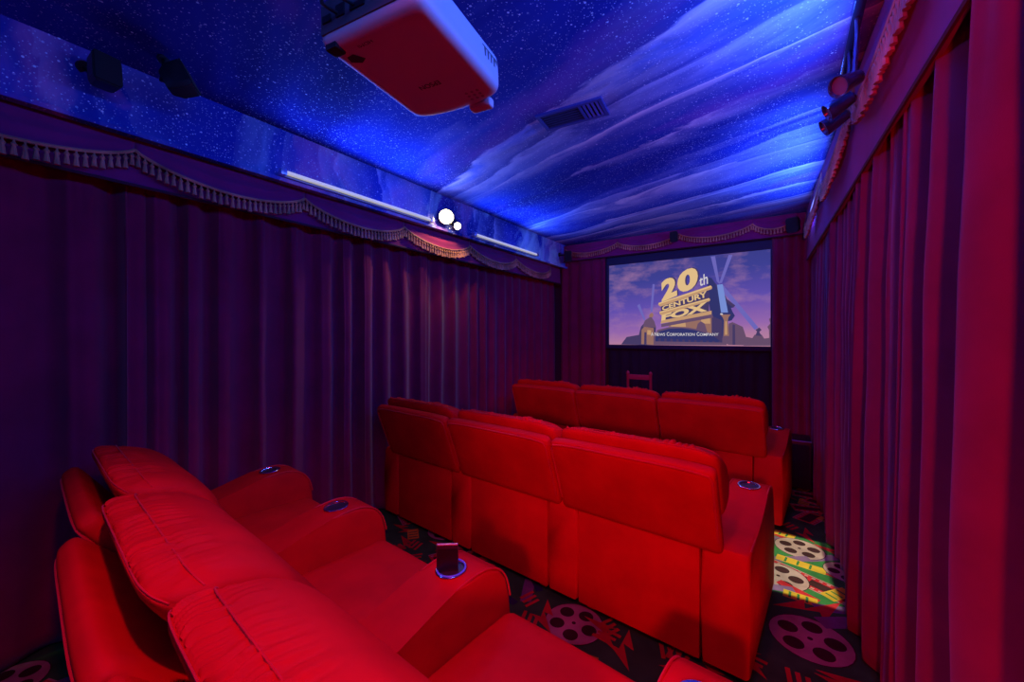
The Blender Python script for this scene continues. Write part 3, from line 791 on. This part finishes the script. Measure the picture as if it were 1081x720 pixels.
# ------------------------------------------------------------------ lamps on the left wall strip
def tube_light(y0, y1, x, z, label, side=1):
    t = thing('tube_light', label, 'light', (x, (y0 + y1) / 2, z), 0, 'ultraviolet tube lights'); h = (y1 - y0) / 2
    b = bmesh.new(); box(b, (-.03, -h, -.012), (.008, h, .004), bev=.002); obj('channel', b, M['channel'], t)
    b = bmesh.new(); tube(b, [(.026, -h + .03, .008), (.026, h - .03, .008)], .013, 12); obj('tube', b, M['tube'], t)
    for s in (-1, 1):
        b = bmesh.new(); box(b, (.006, min(s * h, s * (h - .035)), -.012), (.044, max(s * h, s * (h - .035)), .026), bev=.004); obj('end_cap', b, M['tube_cap'], t)
    if side < 0: t.rotation_euler.z = PI
    return t
tube_light(1.16, 2.40, SOF + .033, 2.374, 'pale glowing tube light on the ledge of the left wall, nearer of the two')
tube_light(2.93, 4.13, SOF + .033, 2.374, 'pale glowing tube light on the left ledge beyond the bright lamp')
lp = thing('spot_lamp', 'dazzling warm lamp on the painted strip of the left wall, between two tube lights', 'lamp', (SOF, 2.64, 2.45))
b = bmesh.new(); box(b, (0, -.10, -.03), (.02, .10, .03), bev=.005); obj('mount', b, M['black'], lp)
for y, z, r in ((-.05, .015, .068), (.095, -.035, .034)):
    ax = Vector((.75, -.62, -.22)).normalized(); T = Matrix.Translation((.02, y, z)) @ ax.to_track_quat('Z', 'Y').to_matrix().to_4x4()
    b = bmesh.new(); lathe(b, [(.012, -.01), (r * .8, .02), (r, .075), (r * .93, .075), (r * .75, .03)], 20, T); hd = obj('lamp_head', b, M['black'], lp)
    b = bmesh.new(); lathe(b, [(r * .90, .066), (r * .7, .072), (.001, .075)], 20, T); obj('bulb_face', b, M['warm'], hd)

# three can spots by the right valance
tr = thing('track_spotlight', 'trio of glossy can spotlights beside the right valance', 'light', (0.225, 2.22, ZC))
b = bmesh.new(); box(b, (-.018, -.42, -.03), (.018, .42, 0), bev=.003); obj('rail', b, M['can'], tr)
for y, dz in ((-.20, -.315), (.02, -.29), (.21, -.275)):
    ax = Vector((-.62, -.55, -.42)).normalized() if y < -.1 else Vector((-.85, -.05, -.45)).normalized()
    c0 = Vector((-.01, y, dz + .05))
    T = Matrix.Translation(c0) @ ax.to_track_quat('Z', 'Y').to_matrix().to_4x4()
    b = bmesh.new(); lathe(b, [(.014, -.03), (.026, -.02), (.031, .01), (.040, .078), (.036, .078), (.03, .055)], 20, T)
    hd = obj('lamp_head', b, M['can'], tr)
    b = bmesh.new(); lathe(b, [(.034, .066), (.001, .062)], 20, T); obj('lens', b, M['lens_glass'], hd)
    b = bmesh.new(); tube(b, [c0 + Vector((0, 0, 0)), Vector((0, y, -.10)), Vector((0, y, -.03))], .008, 8); obj('stem', b, M['can'], tr)

# ceiling vent
v = thing('ceiling_vent', 'small painted air vent in the ceiling right of the projector', 'vent', (-1.00, 2.05, ZC), math.radians(6))
b = bmesh.new()
for lo, hi in (((-.19, -.09, -.012), (.19, -.07, 0)), ((-.19, .07, -.012), (.19, .09, 0)), ((-.19, -.07, -.012), (-.17, .07, 0)), ((.17, -.07, -.012), (.19, .07, 0)), ((.055, -.07, -.012), (.07, .07, 0))):
    box(b, lo, hi)
obj('frame', b, mat('vent_paint', (.05, .06, .30), .5), v)
b = bmesh.new(); box(b, (-.17, -.07, -.003), (.17, .07, -.001)); obj('duct_face', b, M['grille'], v)
b = bmesh.new()
for k in range(6):
    y = -.058 + .023 * k; box(b, (-.17, y - .002, -.010), (.055, y + .006, -.004))
obj('louvre', b, mat('vent_louvre_dark', (.04, .035, .12), .5), v)
b = bmesh.new()
for k in range(4):
    x = .082 + .024 * k; box(b, (x - .002, -.07, -.011), (x + .010, .07, -.004))
obj('louvre', b, mat('vent_louvre_light', (.12, .12, .45), .4), v)

# ------------------------------------------------------------------ ceiling projector
pz = EYE + .77
pj = thing('projector', 'white ceiling projector seen from below behind, its underside lit red', 'projector', (-.92, 1.02, pz), math.radians(8.0))
PW, PD, PH = .174, .42, .125      # local: +Y is the lens side (front face at y=0), body runs to y=-PD
b = bmesh.new()
def body(p, n):
    q = p.copy(); f = (p.z) / PH
    # front bows outwards, top is narrower than the underside seen here
    u = p.x / PW
    if p.y > -.10: q.y += .035 * (1 - u * u) * min(1, (p.y + .10) / .10) - .02
    q.x *= 1 - .05 * f * f
    return q
rbox(b, (0, -PD / 2, PH / 2), (PW, PD / 2, PH / 2), .032, 16, body)
obj('housing', b, M['white_plastic'], pj)
b = bmesh.new(); TL = Matrix.Translation((.085, -.008, .066)) @ Matrix.Rotation(-PI / 2, 4, 'X')
lathe(b, [(.052, -.02), (.054, .01), (.051, .022), (.046, .022), (.042, .006)], 28, TL); obj('lens_ring', b, M['grey_plastic'], pj)
b = bmesh.new(); lathe(b, [(.043, .008), (.03, .016), (.001, .019)], 28, TL); obj('lens', b, mat('projector_lens', (.8, .75, .9), .1, emit=(1, .85, .6), strength=3.0), pj)
b = bmesh.new(); rbox(b, (.075, .018, .012), (.04, .018, .016), .008, 6); obj('lens_lever', b, M['white_plastic'], pj)
b = bmesh.new(); box(b, (-.155, -PD - .003, .025), (.155, -PD + .004, .11), bev=.002); obj('connector_panel', b, M['grey_plastic'], pj)
b = bmesh.new()
for x, w, hgt in ((-.13, .03, .018), (-.08, .03, .03), (-.02, .05, .014), (.05, .03, .014), (.11, .04, .03)):
    b = bmesh.new(); box(b, (x - w / 2, -PD - .007, .05), (x + w / 2, -PD - .002, .05 + hgt)); obj('socket', b, M['black'], pj)
b = bmesh.new(); tube(b, [(-.09, -PD - .005, .06), (-.09, -PD - .05, .05), (-.07, -PD - .07, .12), (-.03, -PD - .04, .30), (-.01, -PD + .2, .44), (0, -.26, .455)], .005, 8)
tube(b, [(-.03, -PD - .005, .06), (-.03, -PD - .06, .04), (-.02, -PD - .08, .14), (0, -PD - .02, .32), (.0, -PD + .2, .445), (.01, -.25, .455)], .004, 8)
obj('cable', b, M['black'], pj)
b = bmesh.new(); box(b, (-.155, -PD + .01, -.006), (-.115, -PD + .045, .012), bev=.004); obj('foot', b, M['black'], pj)
b = bmesh.new(); box(b, (PW - .010, -.135, .045), (PW - .004, -.045, .09), bev=.001)
for k in range(4): box(b, (PW - .012, -.125 + .018 * k, .05), (PW - .002, -.117 + .018 * k, .085))
obj('side_vent', b, M['grey_plastic'], pj)
b = bmesh.new(); lathe(b, [(.018, PH - .02), (.018, ZC - pz - .02)], 16, Matrix.Translation((0, -.25, 0))); box(b, (-.09, -.34, PH - .012), (.09, -.16, PH + .01), bev=.003)
lathe(b, [(.075, ZC - pz - .02), (.075, ZC - pz - .001)], 24, Matrix.Translation((0, -.25, 0))); obj('ceiling_mount', b, M['white_plastic'], pj)
# printed marks on the visible cover
b = bmesh.new(); add_text(b, 'EPSON', lambda u, w: Vector((.035 - .075 * u, -.17 + .020 * w, -.0008)), 0, .02); obj('wordmark', b, M['dark_ink'], pj, smooth=0)
b = bmesh.new(); add_text(b, 'HDMI', lambda u, w: Vector((-.02 - .05 * u, -PD + .04 + .010 * w, -.0008)), 0); obj('port_lettering', b, M['dark_ink'], pj, smooth=0)
for k in range(3):
    for q in range(3):
        b = bmesh.new(); lathe(b, [(.0055, -.0008), (.0055, -.0002)], 10, Matrix.Translation((.075 + .02 * k, -.075 + .017 * q, 0))); obj('button', b, M['faint_ink'], pj)
b = bmesh.new(); b.faces.new([b.verts.new((x, y, -.0008)) for x, y in [(-.13, -.36), (-.105, -.362), (-.085, -.335), (-.108, -.325), (-.135, -.34)]]); obj('warning_mark', b, M['dark_ink'], pj, smooth=0)

# ------------------------------------------------------------------ light
def area(name, loc, target, sx, sy, power, color, spread=None):
    d = bpy.data.lights.new(name, 'AREA'); d.shape = 'RECTANGLE'; d.size = sx; d.size_y = sy; d.energy = power; d.color = color
    if spread: d.spread = math.radians(spread)
    o = bpy.data.objects.new(name, d); COL.objects.link(o); o.location = loc
    o.rotation_euler = (Vector(target) - Vector(loc)).to_track_quat('-Z', 'Y').to_euler(); return o
def spot(name, loc, target, power, color, cone, blend, r=.03):
    d = bpy.data.lights.new(name, 'SPOT'); d.energy = power; d.color = color; d.spot_size = math.radians(cone); d.spot_blend = blend; d.shadow_soft_size = r
    o = bpy.data.objects.new(name, d); COL.objects.link(o); o.location = loc
    o.rotation_euler = (Vector(target) - Vector(loc)).to_track_quat('-Z', 'Y').to_euler(); return o
UV = (.045, .14, 1.0)
def strip_light(name, x, y0, y1, z, tx, tz, power):
    o = area(name, (x, (y0 + y1) / 2, z), (tx, (y0 + y1) / 2, tz), .05, y1 - y0, power, UV)
    return o
def along_y(o):   # long side along the room
    dirv = o.matrix_basis.to_quaternion() @ Vector((0, 0, -1)); z = -dirv; y = Vector((0, 1, 0)); x = y.cross(z).normalized()
    o.rotation_euler = Matrix((x, y, z)).transposed().to_euler()
for nm, a in (('tube_glow', (SOF + .10, 1.16, 2.40, 2.40, -.8, 2.90, 14)), ('tube_glow', (SOF + .10, 2.93, 4.13, 2.40, -.8, 2.90, 14)), ('tube_glow', (SOF + .10, -1.25, -.45, 2.40, -.8, 2.75, 5)),
              ('right_strip_glow', (.17, .2, 2.2, 2.44, -1.2, 2.9, 29)), ('right_strip_glow', (.17, 2.7, 4.6, 2.44, -1.2, 2.9, 29)), ('right_strip_glow', (.17, -1.1, .1, 2.44, -2.7, 1.6, 13))):  # last right-hand strip is an added fill, blue for the near left curtain
    along_y(strip_light(nm, *a))
RED = (1.0, .006, .008)
spot('red_rear_spot', (.15, -.75, 1.50), (.08, 2.6, .95), 125, RED, 76, .5, .06)
spot('red_front_row_fill', (-.45, 1.25, 2.52), (-1.0, 3.3, .55), 42, RED, 62, .4, .05)  # added fill, brightens the backs of the front row
spot('red_ceiling_spot', (-.45, .15, 2.52), (-.80, .60, 0), 84, RED, 98, .8, .05)
spot('warm_lamp_glow', (SOF + .17, 2.58, 2.46), (-2.60, 2.55, 2.05), 11, (1, .66, .24), 125, .6, .03)
spot('red_curtain_fill', (-1.5, 2.05, 2.50), (.32, 1.95, 1.25), 10, RED, 88, .6, .04)  # added fill without a fixture, puts more red on the right curtain
area('aisle_light', (.06, 3.02, 2.48), (.06, 3.02, 0), .34, .78, 1.1, (1, .93, .82), 1)
w = bpy.data.worlds.new('dark'); S.world = w; w.use_nodes = True
w.node_tree.nodes['Background'].inputs[0].default_value = (.01, .005, .03, 1); w.node_tree.nodes['Background'].inputs[1].default_value = .3

# ------------------------------------------------------------------ camera
cam = bpy.data.cameras.new('camera'); co = bpy.data.objects.new('camera', cam); COL.objects.link(co); S.camera = co
cam.sensor_width = 36; cam.lens = 36 * 420 / 1081; cam.clip_start = .02
co.location = (0, 0, EYE); co.rotation_euler = (PI / 2, 0, math.radians(34.6))
cam.shift_y = -(360 - 355) / 1081 * 1.0
S.view_settings.view_transform = 'Standard'; S.view_settings.look = 'None'; S.view_settings.gamma = 1; S.view_settings.exposure = 0
S.view_settings.use_curve_mapping = False
